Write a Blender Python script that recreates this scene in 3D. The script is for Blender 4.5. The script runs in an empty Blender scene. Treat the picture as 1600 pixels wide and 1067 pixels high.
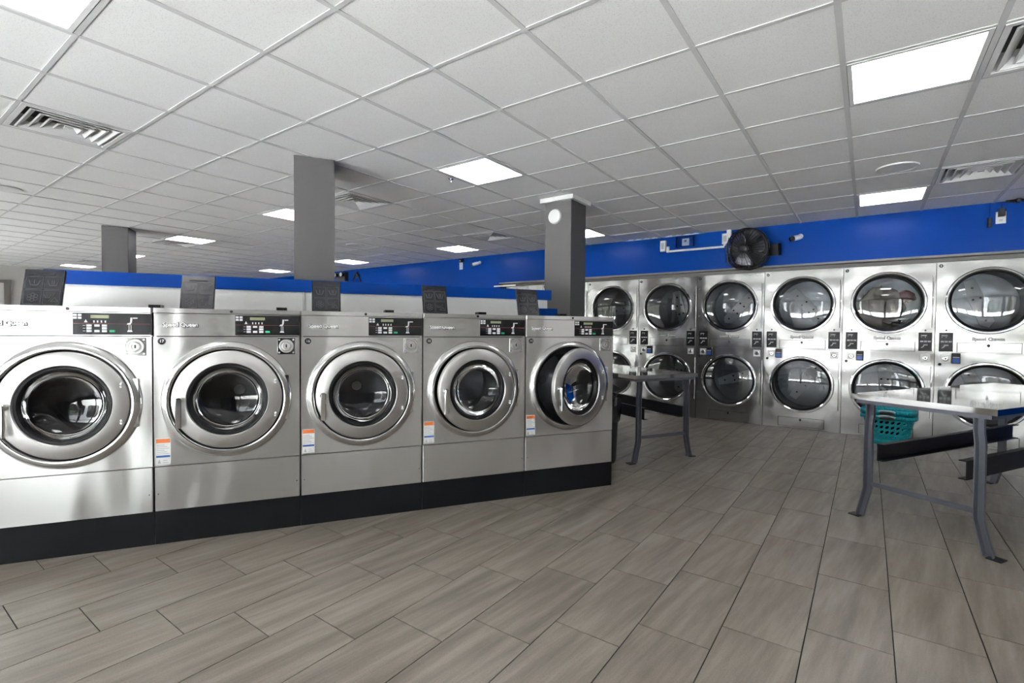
import bpy, math, random
from mathutils import Matrix, Vector

# ------------------------------------------------------------------ camera, world, light, exposure
scene = bpy.context.scene
COL = scene.collection
FPX, YAW, PITCH, ROLL = 773.07, .6235, -.0223, .0077
CAMZ = 1.2886
CEIL = CAMZ + 1.4296

cth, sth, cph, sph = math.cos(YAW), math.sin(YAW), math.cos(PITCH), math.sin(PITCH)
R0 = Vector((cth, sth, 0)); D0 = Vector((-sth * cph, cth * cph, sph)); U0 = Vector((sth * sph, -cth * sph, cph))
CR = R0 * math.cos(ROLL) + U0 * math.sin(ROLL)
CU = U0 * math.cos(ROLL) - R0 * math.sin(ROLL)
cam_data = bpy.data.cameras.new('camera')
cam_data.sensor_width = 36.0
cam_data.lens = 36.0 * FPX / 1600.0
cam_data.clip_start = .05
cam = bpy.data.objects.new('camera', cam_data)
COL.objects.link(cam)
m = Matrix((( CR.x, CU.x, -D0.x, 0), (CR.y, CU.y, -D0.y, 0), (CR.z, CU.z, -D0.z, CAMZ), (0, 0, 0, 1)))
cam.matrix_world = m
scene.camera = cam

vs = scene.view_settings
vs.view_transform = 'Standard'; vs.look = 'None'; vs.gamma = 1.0; vs.use_curve_mapping = False
EXPOSURE, SKY, LAMP, SUN = 1.68, 3.5, 4.0, 95.0
vs.exposure = EXPOSURE
scene.cycles.max_bounces = 10
scene.cycles.transparent_max_bounces = 16
scene.cycles.glossy_bounces = 6
scene.cycles.diffuse_bounces = 5
scene.cycles.caustics_reflective = False
scene.cycles.caustics_refractive = False
scene.cycles.sample_clamp_indirect = 6.0
world = bpy.data.worlds.new('overcast_sky'); scene.world = world
world.use_nodes = True
wb = world.node_tree.nodes['Background']
wb.inputs['Color'].default_value = (.95, .975, 1.0, 1)
wb.inputs['Strength'].default_value = SKY

sun = bpy.data.lights.new('sun', 'SUN'); sun.energy = SUN; sun.angle = .01; sun.color = (1, .985, .975)
so_ = bpy.data.objects.new('sun', sun); COL.objects.link(so_)
so_.rotation_euler = Vector((1.0, .16, 1.1)).to_track_quat('Z', 'Y').to_euler()   # from the right and slightly behind the dryer wall: reaches only the ground outside

# room extents (metres; x along the dryer wall, y towards it)
XL, XR, YF, YB = -16.3, 5.5, -2.6, 7.47
YD = 7.59
WIN = [(-16.0, -14.3), (-14.1, -12.4), (-12.2, -10.5), (-10.3, -8.7), (-8.6, -7.2), (-5.2, -3.5), (-3.4, -1.7), (-1.6, .1), (.2, 1.9), (2.0, 3.7), (3.8, 5.4)]  # far-left windows added to brighten the far ceiling
for a, b in WIN:
    L = bpy.data.lights.new('daylight_portal', 'AREA')
    L.shape = 'RECTANGLE'; L.size = b - a; L.size_y = 2.4
    L.cycles.is_portal = True
    lo = bpy.data.objects.new('daylight_portal', L); COL.objects.link(lo)
    lo.location = ((a + b) / 2, YF - .16, 1.35)
    lo.rotation_euler = (-math.pi / 2, 0, math.pi)   # emits towards +y
    lo.rotation_euler = Vector((0, -1, 0)).to_track_quat('Z', 'Y').to_euler()

# ------------------------------------------------------------------ materials
def mat(name, color, rough=.5, metal=0.0, emit=0.0, spec=.5, **kw):
    M = bpy.data.materials.new(name); M.use_nodes = True
    p = M.node_tree.nodes['Principled BSDF']
    p.inputs['Base Color'].default_value = (*color, 1)
    p.inputs['Roughness'].default_value = rough
    p.inputs['Metallic'].default_value = metal
    p.inputs['Specular IOR Level'].default_value = spec
    if emit:
        p.inputs['Emission Color'].default_value = (*kw.get('ecolor', (1, 1, 1)), 1)
        p.inputs['Emission Strength'].default_value = emit
    return M

def nodes(M):
    t = M.node_tree
    return t, t.nodes, t.links, t.nodes['Principled BSDF']

def coords(t, kind='Object', scale=(1, 1, 1), rot=(0, 0, 0)):
    c = t.nodes.new('ShaderNodeTexCoord'); mp = t.nodes.new('ShaderNodeMapping')
    mp.inputs['Scale'].default_value = scale; mp.inputs['Rotation'].default_value = rot
    t.links.new(c.outputs[kind], mp.inputs['Vector'])
    return mp.outputs['Vector']

def noise(t, vec, scale=5, detail=3, rough=.5):
    n = t.nodes.new('ShaderNodeTexNoise')
    n.inputs['Scale'].default_value = scale; n.inputs['Detail'].default_value = detail
    n.inputs['Roughness'].default_value = rough
    t.links.new(vec, n.inputs['Vector'])
    return n.outputs['Fac']

def ramp(t, fac, stops):
    r = t.nodes.new('ShaderNodeValToRGB')
    e = r.color_ramp.elements
    while len(e) < len(stops): e.new(.5)
    for el, (p, c) in zip(e, stops):
        el.position = p; el.color = (*c, 1)
    t.links.new(fac, r.inputs['Fac'])
    return r.outputs['Color']

def bump(t, h, strength, dist, p):
    b = t.nodes.new('ShaderNodeBump')
    b.inputs['Strength'].default_value = strength; b.inputs['Distance'].default_value = dist
    t.links.new(h, b.inputs['Height']); t.links.new(b.outputs['Normal'], p.inputs['Normal'])

def steel(name, color, rough, wave, wave_scale, brush=0.0, aniso=0.0, band=1.0):
    M = mat(name, color, rough, 1.0); t, N, L, p = nodes(M)
    v = coords(t, 'Object', (1, 1, band))
    n = noise(t, v, wave_scale, 1.0)
    h = n
    if brush:
        v2 = coords(t, 'Object', (1.2, 1.2, 900))
        n2 = noise(t, v2, 1.0, 2)
        r = t.nodes.new('ShaderNodeMapRange')
        r.inputs['To Min'].default_value = rough - .03; r.inputs['To Max'].default_value = rough + .04
        L.new(n2, r.inputs['Value']); L.new(r.outputs['Result'], p.inputs['Roughness'])
        c = ramp(t, n2, [(.3, tuple(x * .97 for x in color)), (.7, tuple(min(1, x * 1.02) for x in color))])
        L.new(c, p.inputs['Base Color'])
    if aniso:
        p.inputs['Anisotropic'].default_value = aniso
        tg = t.nodes.new('ShaderNodeVectorTransform'); tg.vector_type = 'VECTOR'; tg.convert_from = 'OBJECT'; tg.convert_to = 'WORLD'
        tg.inputs['Vector'].default_value = (.02, 0, 1)
        L.new(tg.outputs['Vector'], p.inputs['Tangent'])
    bump(t, h, 1.0, wave, p)
    return M

M = {}
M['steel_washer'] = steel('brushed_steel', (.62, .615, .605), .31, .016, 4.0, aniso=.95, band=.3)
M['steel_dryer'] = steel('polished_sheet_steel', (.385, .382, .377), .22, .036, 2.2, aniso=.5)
M['steel_door'] = steel('door_ring_steel', (.52, .51, .50), .38, .0, 2.0)
M['bezel_steel'] = mat('bezel_steel', (.62, .615, .605), .16, 1.0)
M['chrome'] = mat('chrome', (.78, .78, .78), .08, 1.0)
M['steel_top'] = steel('tabletop_steel', (.66, .66, .66), .055, .001, 2.0)
M['drum_dark'] = steel('washer_drum_steel', (.22, .22, .23), .28, .01, 6.0)
M['drum'] = steel('drum_steel', (.34, .35, .37), .3, .01, 6.0)
M['zinc'] = mat('galvanized_lifter', (.80, .81, .82), .45, .3)
M['black'] = mat('black_plastic', (.008, .008, .009), .35, spec=.25)
M['rubber'] = mat('black_rubber', (.006, .006, .007), .5, spec=.2)
M['panel_black'] = mat('control_panel_black', (.007, .007, .008), .3, spec=.2)
M['lid'] = mat('dispenser_lid_grey', (.010, .010, .013), .25, spec=.35)
M['lidline'] = mat('lid_embossing', (.075, .075, .08), .4, spec=.3)
M['plinth'] = mat('black_plinth_paint', (.005, .0055, .007), .4, spec=.22)
M['white'] = mat('white_plastic', (.75, .75, .74), .4)
M['print_white'] = mat('white_print', (.62, .63, .64), .5)
M['lcd'] = mat('lcd_display', (.22, .24, .14), .3)
M['green'] = mat('green_button', (.0, .28, .12), .4)
M['red'] = mat('red_line', (.30, .05, .05), .5)
M['orange'] = mat('orange_print', (.62, .15, .03), .5)
M['blue_print'] = mat('blue_print', (.02, .09, .32), .5)
M['grey_print'] = mat('grey_print', (.42, .43, .45), .6)
M['blue_screen'] = mat('blue_reader_face', (.03, .10, .40), .3)
M['letter'] = mat('silver_lettering', (.85, .85, .85), .35)
M['wall_blue'] = mat('blue_paint', (.0, .030, .20), .27, spec=.10)
M['grey_trim'] = mat('grey_trim_paint', (.17, .165, .157), .6)
M['grey_col'] = mat('column_grey_paint', (.052, .050, .050), .5)
M['wall_light'] = mat('pale_wall_paint', (.46, .45, .42), .7)
M['wall_front'] = mat('storefront_wall_paint', (.42, .41, .40), .7)
M['bulk_white'] = mat('white_bulkhead_paint', (.72, .71, .69), .55)
M['frame_dark'] = mat('bronze_window_frame', (.03, .03, .032), .4, .5)
M['tee'] = mat('ceiling_tee_paint', (.60, .60, .60), .55)
M['vent'] = mat('vent_white_paint', (.74, .74, .74), .45)
M['vent_dark'] = mat('vent_throat', (.12, .12, .12), .8)
M['lamp'] = mat('led_diffuser', (.9, .9, .9), .5, emit=LAMP)
M['leg'] = mat('table_leg_paint', (.115, .12, .145), .34, .35)
M['beam'] = mat('black_beam_paint', (.009, .009, .011), .4, spec=.25)
M['teal'] = mat('teal_plastic', (.0, .30, .36), .4)
M['grip'] = mat('grey_grip', (.45, .52, .53), .5)
M['bag'] = mat('black_bin_bag', (.010, .010, .011), .25)
M['bin'] = mat('dark_bin_plastic', (.03, .032, .036), .45)
M['asphalt'] = mat('pale_concrete', (.56, .56, .56), .9)
M['frame_grey'] = mat('frame_grey', (.13, .12, .11), .5)
M['board'] = mat('pale_board', (.50, .49, .46), .6)
M['fabric'] = mat('beige_fabric', (.42, .35, .27), .9)
M['fabric_red'] = mat('red_fabric', (.35, .03, .05), .9)
M['shop_sign'] = mat('house_window', (.10, .105, .11), .3)
M['hedge'] = mat('hedge_green', (.020, .022, .016), .9)
M['brickish'] = mat('neighbour_wall', (.055, .05, .046), .9)
M['grout'] = mat('dark_grout', (.018, .016, .014), .9)
M['deck'] = mat('ceiling_void', (.2, .2, .2), .9)

# white bulkhead wear
t, N, L, p = nodes(M['bulk_white'])
L.new(ramp(t, noise(t, coords(t, 'Object', (1.2, 1, 9)), 3.0, 6, .7), [(.22, (.60, .59, .57)), (.36, (.86, .855, .84)), (1, (.88, .875, .865))]), p.inputs['Base Color'])
# ceiling tile
M['tile'] = mat('mineral_ceiling_tile', (.78, .78, .78), .9)
t, N, L, p = nodes(M['tile'])
nf = noise(t, coords(t, 'Object'), 160, 2)
L.new(ramp(t, nf, [(.32, (.72, .72, .715)), (.45, (.86, .86, .855)), (1, (.88, .88, .875))]), p.inputs['Base Color'])
bump(t, nf, .12, .003, p)
# floor tile: streaked porcelain, streaks slightly off the tile's long axis
M['floor'] = mat('streaked_porcelain_tile', (.2, .18, .16), .38)
t, N, L, p = nodes(M['floor'])
g = t.nodes.new('ShaderNodeNewGeometry'); oi = t.nodes.new('ShaderNodeObjectInfo')
mul = t.nodes.new('ShaderNodeVectorMath'); mul.operation = 'SCALE'; mul.inputs[0].default_value = (37, 53, 0)
L.new(oi.outputs['Random'], mul.inputs['Scale'])
add = t.nodes.new('ShaderNodeVectorMath'); add.operation = 'ADD'
L.new(g.outputs['Position'], add.inputs[0]); L.new(mul.outputs['Vector'], add.inputs[1])
mp = t.nodes.new('ShaderNodeMapping'); mp.vector_type = 'TEXTURE'
mp.inputs['Rotation'].default_value = (0, 0, math.radians(-7)); mp.inputs['Scale'].default_value = (1, 11, 1)
L.new(add.outputs['Vector'], mp.inputs['Vector'])
n1 = noise(t, mp.outputs['Vector'], 13, 6, .62)
n2 = noise(t, add.outputs['Vector'], 170, 2)
mx = t.nodes.new('ShaderNodeMath'); mx.operation = 'MULTIPLY_ADD'; mx.inputs[1].default_value = .22
L.new(n2, mx.inputs[0]); L.new(n1, mx.inputs[2])
L.new(ramp(t, mx.outputs['Value'], [(.42, (.118, .100, .081)), (.60, (.184, .158, .131)), (.80, (.268, .236, .202))]), p.inputs['Base Color'])
bump(t, n2, .12, .002, p)
p.inputs['Roughness'].default_value = .36

def glass(name, tint, fres):
    Mx = bpy.data.materials.new(name); Mx.use_nodes = True
    t = Mx.node_tree; t.nodes.remove(t.nodes['Principled BSDF'])
    out = t.nodes['Material Output']
    tr = t.nodes.new('ShaderNodeBsdfTransparent'); tr.inputs['Color'].default_value = (*tint, 1)
    gl = t.nodes.new('ShaderNodeBsdfGlossy'); gl.inputs['Roughness'].default_value = .015
    fr = t.nodes.new('ShaderNodeFresnel'); fr.inputs['IOR'].default_value = fres
    mxs = t.nodes.new('ShaderNodeMixShader')
    t.links.new(fr.outputs['Fac'], mxs.inputs['Fac'])
    t.links.new(tr.outputs['BSDF'], mxs.inputs[1]); t.links.new(gl.outputs['BSDF'], mxs.inputs[2])
    t.links.new(mxs.outputs['Shader'], out.inputs['Surface'])
    return Mx
M['glass'] = glass('clear_pane', (.93, .95, .95), 1.45)
M['door_glass'] = glass('door_glass', (.50, .52, .54), 1.95)
M['washer_glass'] = glass('washer_door_glass', (.42, .43, .45), 1.5)
M['cover'] = glass('clear_plastic_cover', (.85, .9, .95), 1.4)

# ------------------------------------------------------------------ mesh building helpers
class MB:
    def __init__(s): s.v = []; s.f = []
    def add(s, vs, fs):
        o = len(s.v); s.v += [tuple(x) for x in vs]; s.f += [tuple(o + i for i in f) for f in fs]
        return s
    def box(s, x0, x1, y0, y1, z0, z1):
        return s.add([(x, y, z) for x in (x0, x1) for y in (y0, y1) for z in (z0, z1)],
                     [(0, 1, 3, 2), (4, 6, 7, 5), (0, 4, 5, 1), (2, 3, 7, 6), (0, 2, 6, 4), (1, 5, 7, 3)])
    def bevbox(s, x0, x1, y0, y1, z0, z1, b):
        # box with chamfered vertical+horizontal front edges (front = y0)
        pts = [(x0, y0 + b), (x0 + b, y0), (x1 - b, y0), (x1, y0 + b), (x1, y1), (x0, y1)]
        vs = [(x, y, z) for z in (z0, z1) for x, y in pts]
        n = 6
        fs = [tuple(range(n - 1, -1, -1)), tuple(range(n, 2 * n))] + [(i, (i + 1) % n, n + (i + 1) % n, n + i) for i in range(n)]
        return s.add(vs, fs)
    def lathe(s, cx, cz, prof, seg=48, closed=False, cy=0, axis='y', a0=0.0):
        # prof: (r, y) revolved about the y axis through (cx, cz)
        n = len(prof); o = len(s.v)
        for k in range(seg):
            a = a0 + 2 * math.pi * k / seg; c, d = math.cos(a), math.sin(a)
            for r, y in prof:
                if axis == 'y': s.v.append((cx + r * c, cy + y, cz + r * d))
                else: s.v.append((cx + r * c, cy + r * d, cz + y))
        for k in range(seg):
            k2 = (k + 1) % seg
            for i in range(n if closed else n - 1):
                j = (i + 1) % n
                s.f.append((o + k * n + i, o + k * n + j, o + k2 * n + j, o + k2 * n + i))
        return s
    def disc(s, cx, cz, r, y0, y1, seg=24):
        return s.lathe(cx, cz, [(0.0005, y0), (r, y0), (r, y1), (0.0005, y1)], seg, True)
    def zdisc(s, cx, cy, r, z0, z1, seg=32):
        return s.lathe(cx, 0, [(0.0005, z0), (r, z0), (r, z1), (0.0005, z1)], seg, True, cy=cy, axis='z')
    def tube(s, path, r, seg=8, close=False):
        P = [Vector(p) for p in path]; n = len(P); o = len(s.v)
        for i, p in enumerate(P):
            if close: d = P[(i + 1) % n] - P[i - 1]
            else: d = P[min(i + 1, n - 1)] - P[max(i - 1, 0)]
            d.normalize()
            ref = Vector((0, 0, 1)) if abs(d.z) < .9 else Vector((1, 0, 0))
            a = d.cross(ref).normalized(); b = d.cross(a)
            rr = r[i] if isinstance(r, (list, tuple)) else r
            for k in range(seg):
                an = 2 * math.pi * k / seg
                s.v.append(tuple(p + a * rr * math.cos(an) + b * rr * math.sin(an)))
        for i in range(n if close else n - 1):
            j = (i + 1) % n
            for k in range(seg):
                k2 = (k + 1) % seg
                s.f.append((o + i * seg + k, o + j * seg + k, o + j * seg + k2, o + i * seg + k2))
        if not close:
            s.f.append(tuple(o + k for k in range(seg))); s.f.append(tuple(o + (n - 1) * seg + k for k in reversed(range(seg))))
        return s
    def plate(s, poly, cx, cz, r, y0, y1, seg=64):
        # plate of star-shaped outline poly [(x, z)] with a round hole (cx, cz, r); front y0, back y1
        angs = set(2 * math.pi * k / seg for k in range(seg))
        for x, z in poly: angs.add(math.atan2(z - cz, x - cx) % (2 * math.pi))
        angs = sorted(angs); outs = []
        A = [angs[0]]
        for a in angs[1:]:
            if a - A[-1] > 1e-4: A.append(a)
        for a in A:
            d = (math.cos(a), math.sin(a)); best = None
            for i in range(len(poly)):
                p, q = poly[i], poly[(i + 1) % len(poly)]
                ex, ez = q[0] - p[0], q[1] - p[1]
                den = d[0] * ez - d[1] * ex
                if abs(den) < 1e-12: continue
                px, pz = p[0] - cx, p[1] - cz
                tt = (px * ez - pz * ex) / den; uu = (px * d[1] - pz * d[0]) / den
                if tt > 0 and -1e-6 <= uu <= 1 + 1e-6 and (best is None or tt > best): best = tt
            outs.append((cx + d[0] * best, cz + d[1] * best))
        n = len(A); V = []
        for (ox, oz), a in zip(outs, A):
            ix, iz = cx + r * math.cos(a), cz + r * math.sin(a)
            V += [(ox, y0, oz), (ix, y0, iz), (ix, y1, iz), (ox, y1, oz)]
        F = []
        for i in range(n):
            j = (i + 1) % n
            for k in range(4):
                k2 = (k + 1) % 4
                F.append((4 * i + k, 4 * i + k2, 4 * j + k2, 4 * j + k))
        return s.add(V, F)
    def poly(s, pts, y0, y1):
        # flat polygon in x-z extruded along y
        n = len(pts)
        return s.add([(x, y0, z) for x, z in pts] + [(x, y1, z) for x, z in pts],
                     [tuple(range(n)), tuple(reversed(range(n, 2 * n)))] + [(i, n + i, n + (i + 1) % n, (i + 1) % n) for i in range(n)])
    def line(s, pts, w, y0, y1, close=False):
        # flat stroked polyline in x-z
        n = len(pts)
        for i in range(n if close else n - 1):
            (x0, z0), (x1, z1) = pts[i], pts[(i + 1) % n]
            l = math.hypot(x1 - x0, z1 - z0) or 1; ex, ez = (x1 - x0) / l * w / 2, (z1 - z0) / l * w / 2
            s.poly([(x0 - ex - ez, z0 - ez + ex), (x1 + ex - ez, z1 + ez + ex), (x1 + ex + ez, z1 + ez - ex), (x0 - ex + ez, z0 - ez - ex)], y0, y1)
        return s
    def mesh(s, name, material, smooth=False):
        me = bpy.data.meshes.new(name); me.from_pydata(s.v, [], s.f); me.validate()
        if material: me.materials.append(M[material])
        import bmesh
        bm = bmesh.new(); bm.from_mesh(me); bmesh.ops.recalc_face_normals(bm, faces=bm.faces); bm.to_mesh(me); bm.free()
        if smooth:
            me.polygons.foreach_set('use_smooth', [True] * len(me.polygons))
            try: me.set_sharp_from_angle(angle=math.radians(35))
            except Exception: pass
        me.update()
        return me
    def build(s, name, material, parent=None, smooth=False, loc=None):
        o = bpy.data.objects.new(name, s.mesh(name, material, smooth)); COL.objects.link(o)
        if parent: o.parent = parent
        if loc: o.location = loc
        return o

def link(name, me, parent=None, loc=None):
    o = bpy.data.objects.new(name, me); COL.objects.link(o)
    if parent: o.parent = parent
    if loc: o.location = loc
    return o

def thing(name, label, cat, loc=(0, 0, 0), rz=0.0, group=None):
    o = bpy.data.objects.new(name, None); COL.objects.link(o)
    o.empty_display_size = .1
    o.location = loc; o.rotation_euler = (0, 0, rz)
    return tag(o, label, cat, group)

def tag(o, label, cat, group=None):
    o['label'] = label; o['category'] = cat
    if group: o['group'] = group
    return o

def struct(o, label=None):
    o['kind'] = 'structure'
    if label: o['label'] = label
    return o

def copy_tree(o, parent=None):
    c = o.copy(); COL.objects.link(c); c.parent = parent
    for ch in list(o.children): copy_tree(ch, c)
    return c

_text = {}
def text_mesh(body, size, material, depth=.001, offset=0.0):
    key = (body, size, material)
    if key in _text: return _text[key]
    cu = bpy.data.curves.new('lettering', 'FONT'); cu.body = body; cu.size = size; cu.extrude = depth; cu.offset = offset
    cu.align_x = 'CENTER'; cu.align_y = 'CENTER'; cu.resolution_u = 3
    ob = bpy.data.objects.new('lettering', cu); COL.objects.link(ob)
    dg = bpy.context.evaluated_depsgraph_get()
    me = bpy.data.meshes.new_from_object(ob.evaluated_get(dg)); me.name = 'lettering'
    bpy.data.objects.remove(ob)
    # stand it up: text plane xy -> x z, facing -y
    me.transform(Matrix(((1, 0, 0, 0), (0, 0, -1, 0), (0, 1, 0, 0), (0, 0, 0, 1))))
    me.materials.clear(); me.materials.append(M[material])
    _text[key] = me
    return me

def project(p):
    q = Vector(p) - Vector((0, 0, CAMZ)); d = q.dot(D0)
    if d < .05: return None
    return 800 + FPX * q.dot(CR) / d, 533.5 - FPX * q.dot(CU) / d

def screen_area(pts):
    P = [project(p) for p in pts]
    if any(q is None for q in P): return 0
    if max(q[0] for q in P) < -20 or min(q[0] for q in P) > 1620 or max(q[1] for q in P) < -20 or min(q[1] for q in P) > 1087: return 0
    return abs(sum(P[i][0] * P[(i + 1) % 4][1] - P[(i + 1) % 4][0] * P[i][1] for i in range(4))) / 2

# ------------------------------------------------------------------ floor
floor = struct(MB().box(XL - .2, XR + .2, YF - .2, 8.6, -.12, -.004).build('floor', 'grout'), 'grey streaked porcelain floor tiles laid in staggered rows')
FW, FX0 = .303, -.1927
cells = []
k0 = int((XL - FX0) / FW) - 1
for k in range(k0, int((XR - FX0) / FW) + 1):
    x0 = FX0 + k * FW
    off = ((.10 + (k + 3) / 3.0) % 1.0) * .606
    j = int((YF - off) / .606) - 1
    while off + j * .606 < 8.5:
        y0 = off + j * .606
        a, b, c, d = max(x0 + .0024, XL), min(x0 + FW - .0024, XR), max(y0 + .0024, YF), min(y0 + .6036, 8.5)
        if b - a > .01 and d - c > .01: cells.append((a, b, c, d))
        j += 1
def hidden_floor(a, b, c, d):
    # under the washers / dryers, or behind the washer row
    x, y = (a + b) / 2, (c + d) / 2
    dep = -.848 * x + .530 * y - 3.483; uu = .530 * x + .848 * y
    return (y > 7.7) or (dep > .2 and uu < 2.6)
sc_cells = []
for q in cells:
    a, b, c, d = q
    ar = 0 if hidden_floor(*q) else screen_area([(a, c, 0), (b, c, 0), (b, d, 0), (a, d, 0)])
    sc_cells.append((ar, q))
sc_cells.sort(key=lambda e: -e[0])
full = MB().box(0, FW - .0048, 0, .6012, -.012, 0).mesh('floor_tile', 'floor')
rest = MB(); n = 0
for ar, (a, b, c, d) in sc_cells:
    if ar > 25 and n < 300:
        n += 1
        if abs(b - a - (FW - .0048)) < .001 and abs(d - c - .6012) < .001:
            link('floor_tile', full, floor, (a, c, 0))
        else:
            MB().box(0, b - a, 0, d - c, -.012, 0).build('floor_tile', 'floor', floor, loc=(a, c, 0))
    else: rest.box(a, b, c, d, -.012, 0)
o = rest.build('distant_floor_tiles', 'floor', floor); o['kind'] = 'stuff'

# ------------------------------------------------------------------ ceiling
TX, TX0, TY0 = .6096, -.1359, 1.9675
TY = .6096 * 1.0072
LIGHTS = {(-5, -3): 'bright square ceiling light cut by the top left corner of the photo',
          (0, 2): 'large bright ceiling light at the upper right above the steel tables',
          (-5, 2): 'bright ceiling light between the two tall grey columns',
          (0, 7): 'bright ceiling light close to the blue wall, right of the wall fan',
          (-10, 2): 'bright ceiling light cut off on its right by the middle grey column',
          (-15, 2): 'bright ceiling light just right of the farthest grey column',
          (-20, 2): 'small lit ceiling light peeking out behind the farthest grey column',
          (-25, 2): 'farthest small ceiling light left of the farthest grey column',
          (-10, 7): 'bright ceiling light above the far outlet and security camera on the blue wall',
          (-15, 7): 'small ceiling light to the right of the middle grey column near the blue wall',
          (-20, 7): 'small ceiling light to the left of the middle grey column, low in the distance',
          (-6, 7): 'ceiling light half hidden behind the grey column with the white disc',
          (0, -3): 'square ceiling light over the entrance side of the room',
          (5, 2): 'square ceiling light beyond the right side of the photo',
          (5, 7): 'square ceiling light by the blue wall beyond the right side of the photo',
          (-10, -3): 'square ceiling light over the left entrance side of the room',
          (-15, -3): 'square ceiling light far along the entrance side of the room'}
VENTS = {(-8, -2): 'white square air diffuser with nested louvres at the upper left of the ceiling',
         (1, 2): 'white air diffuser beside the large bright light at the upper right',
         (1, 6): 'white air diffuser at the right near the blue wall',
         (-8, 2): 'square air diffuser just right of the middle grey column',
         (-8, 6): 'small distant air diffuser above the far security camera',
         (-16, 2): 'air diffuser touching the distant light by the farthest column',
         (-23, 2): 'distant air diffuser left of the farthest grey column',
         (-23, 6): 'farthest air diffuser low above the blue bulkhead board',
         (-16, 6): 'distant air diffuser at the left edge of the middle grey column'}
REGS = {(-5, 8): 'slatted ceiling register near the blue wall, left of its twin', (-4, 8): 'slatted ceiling register near the blue wall, right of its twin'}
ceiling = struct(MB().box(XL - .2, XR + .2, YF - .2, 8.6, CEIL + .16, CEIL + .24).build('ceiling', 'deck'), 'white suspended ceiling of square mineral tiles on a metal grid')
i0, i1 = int(math.floor((XL - TX0) / TX)), int(math.floor((XR - TX0) / TX))
j0, j1 = int(math.floor((YF - TY0) / TY)), int(math.floor((YB - TY0) / TY))
cc = []
for i in range(i0, i1 + 1):
    for j in range(j0, j1 + 1):
        if (i, j) in LIGHTS or (i, j) in VENTS or (i, j) in REGS: continue
        a, b = max(TX0 + i * TX, XL), min(TX0 + (i + 1) * TX, XR)
        c, d = max(TY0 + j * TY, YF), min(TY0 + (j + 1) * TY, YB)
        if b - a < .03 or d - c < .03: continue
        cc.append((screen_area([(a, c, CEIL), (b, c, CEIL), (b, d, CEIL), (a, d, CEIL)]), a, b, c, d))
cc.sort(key=lambda e: -e[0])
ft = MB().box(0, TX - .008, 0, TY - .008, .005, .02).mesh('ceiling_tile', 'tile')
rest = MB(); n = 0
for ar, a, b, c, d in cc:
    if ar > 15 and n < 300:
        n += 1
        if b - a > TX - .005 and d - c > TY - .005: link('ceiling_tile', ft, ceiling, (a + .004, c + .004, CEIL))
        else: MB().box(0, b - a - .004, 0, d - c - .004, .005, .02).build('ceiling_tile', 'tile', ceiling, loc=(a + .002, c + .002, CEIL))
    else: rest.box(a + .004, b - .004, c + .004, d - .004, CEIL + .005, CEIL + .02)
o = rest.build('distant_ceiling_tiles', 'tile', ceiling); o['kind'] = 'stuff'
for i in range(i0 + 1, i1 + 1):
    x = TX0 + i * TX
    MB().box(x - .0135, x + .0135, YF, YB, CEIL, CEIL + .005).box(x - .003, x + .003, YF, YB, CEIL + .005, CEIL + .04).build('main_tee', 'tee', ceiling)
for j in range(j0 + 1, j1 + 1):
    y = TY0 + j * TY
    MB().box(XL, XR, y - .0115, y + .0115, CEIL + .0012, CEIL + .0048).box(XL, XR, y - .003, y + .003, CEIL + .005, CEIL + .035).build('cross_tee', 'tee', ceiling)

lf = MB(); e = .016
lf.box(e, TX - e, e, e + .022, -.001, .012).box(e, TX - e, TY - e - .022, TY - e, -.001, .012).box(e, e + .022, e + .022, TY - e - .022, -.001, .012).box(TX - e - .022, TX - e, e + .022, TY - e - .022, -.001, .012)
lfm = lf.mesh('panel_frame', 'vent'); e += .022
ldm = MB().box(e, TX - e, e, TY - e, .002, .010).mesh('diffuser', 'lamp')
lbm = MB().box(.02, TX - .02, .02, TY - .02, .0125, .05).mesh('housing', 'vent')
for (i, j), lab in LIGHTS.items():
    tt = thing('ceiling_light', lab, 'ceiling light', (TX0 + i * TX, TY0 + j * TY, CEIL), 0, 'lit square ceiling panels')
    link('panel_frame', lfm, tt); link('diffuser', ldm, tt); link('housing', lbm, tt)

# four-way diffuser: frame, three nested louvre rings, throat
s2 = math.sqrt(2)
vf = MB().box(.016, TX - .016, .016, .045, -.002, .012).box(.016, TX - .016, TY - .045, TY - .016, -.002, .012).box(.016, .045, .045, TY - .045, -.002, .012).box(TX - .045, TX - .016, .045, TY - .045, -.002, .012).mesh('vent_frame', 'vent')
vt = MB().box(.02, TX - .02, .02, TY - .02, .10, .14).mesh('throat', 'vent_dark')
vside = MB().lathe(TX / 2, 0, [(.262 * s2, .0), (.255 * s2, .10)], 4, cy=TY / 2, axis='z', a0=math.pi / 4).mesh('collar', 'vent')
rings = []
for r in (.242, .186, .130, .074):
    rings.append(MB().lathe(TX / 2, 0, [(r * s2, -.003), ((r - .050) * s2, .040), ((r - .053) * s2, .038), ((r - .010) * s2, -.005)], 4, True, cy=TY / 2, axis='z', a0=math.pi / 4).mesh('louvre', 'vent'))
vc = MB().lathe(TX / 2, 0, [(.0005, .0), (.022 * s2, .0), (.012 * s2, .04), (.0005, .04)], 4, True, cy=TY / 2, axis='z', a0=math.pi / 4).mesh('centre_plate', 'vent')
for (i, j), lab in VENTS.items():
    tt = thing('air_diffuser', lab, 'air vent', (TX0 + i * TX, TY0 + j * TY, CEIL), 0, 'square ceiling air diffusers')
    link('vent_frame', vf, tt); link('throat', vt, tt); link('collar', vside, tt); link('centre_plate', vc, tt)
    for r in rings: link('louvre', r, tt)
sl = MB()
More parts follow.
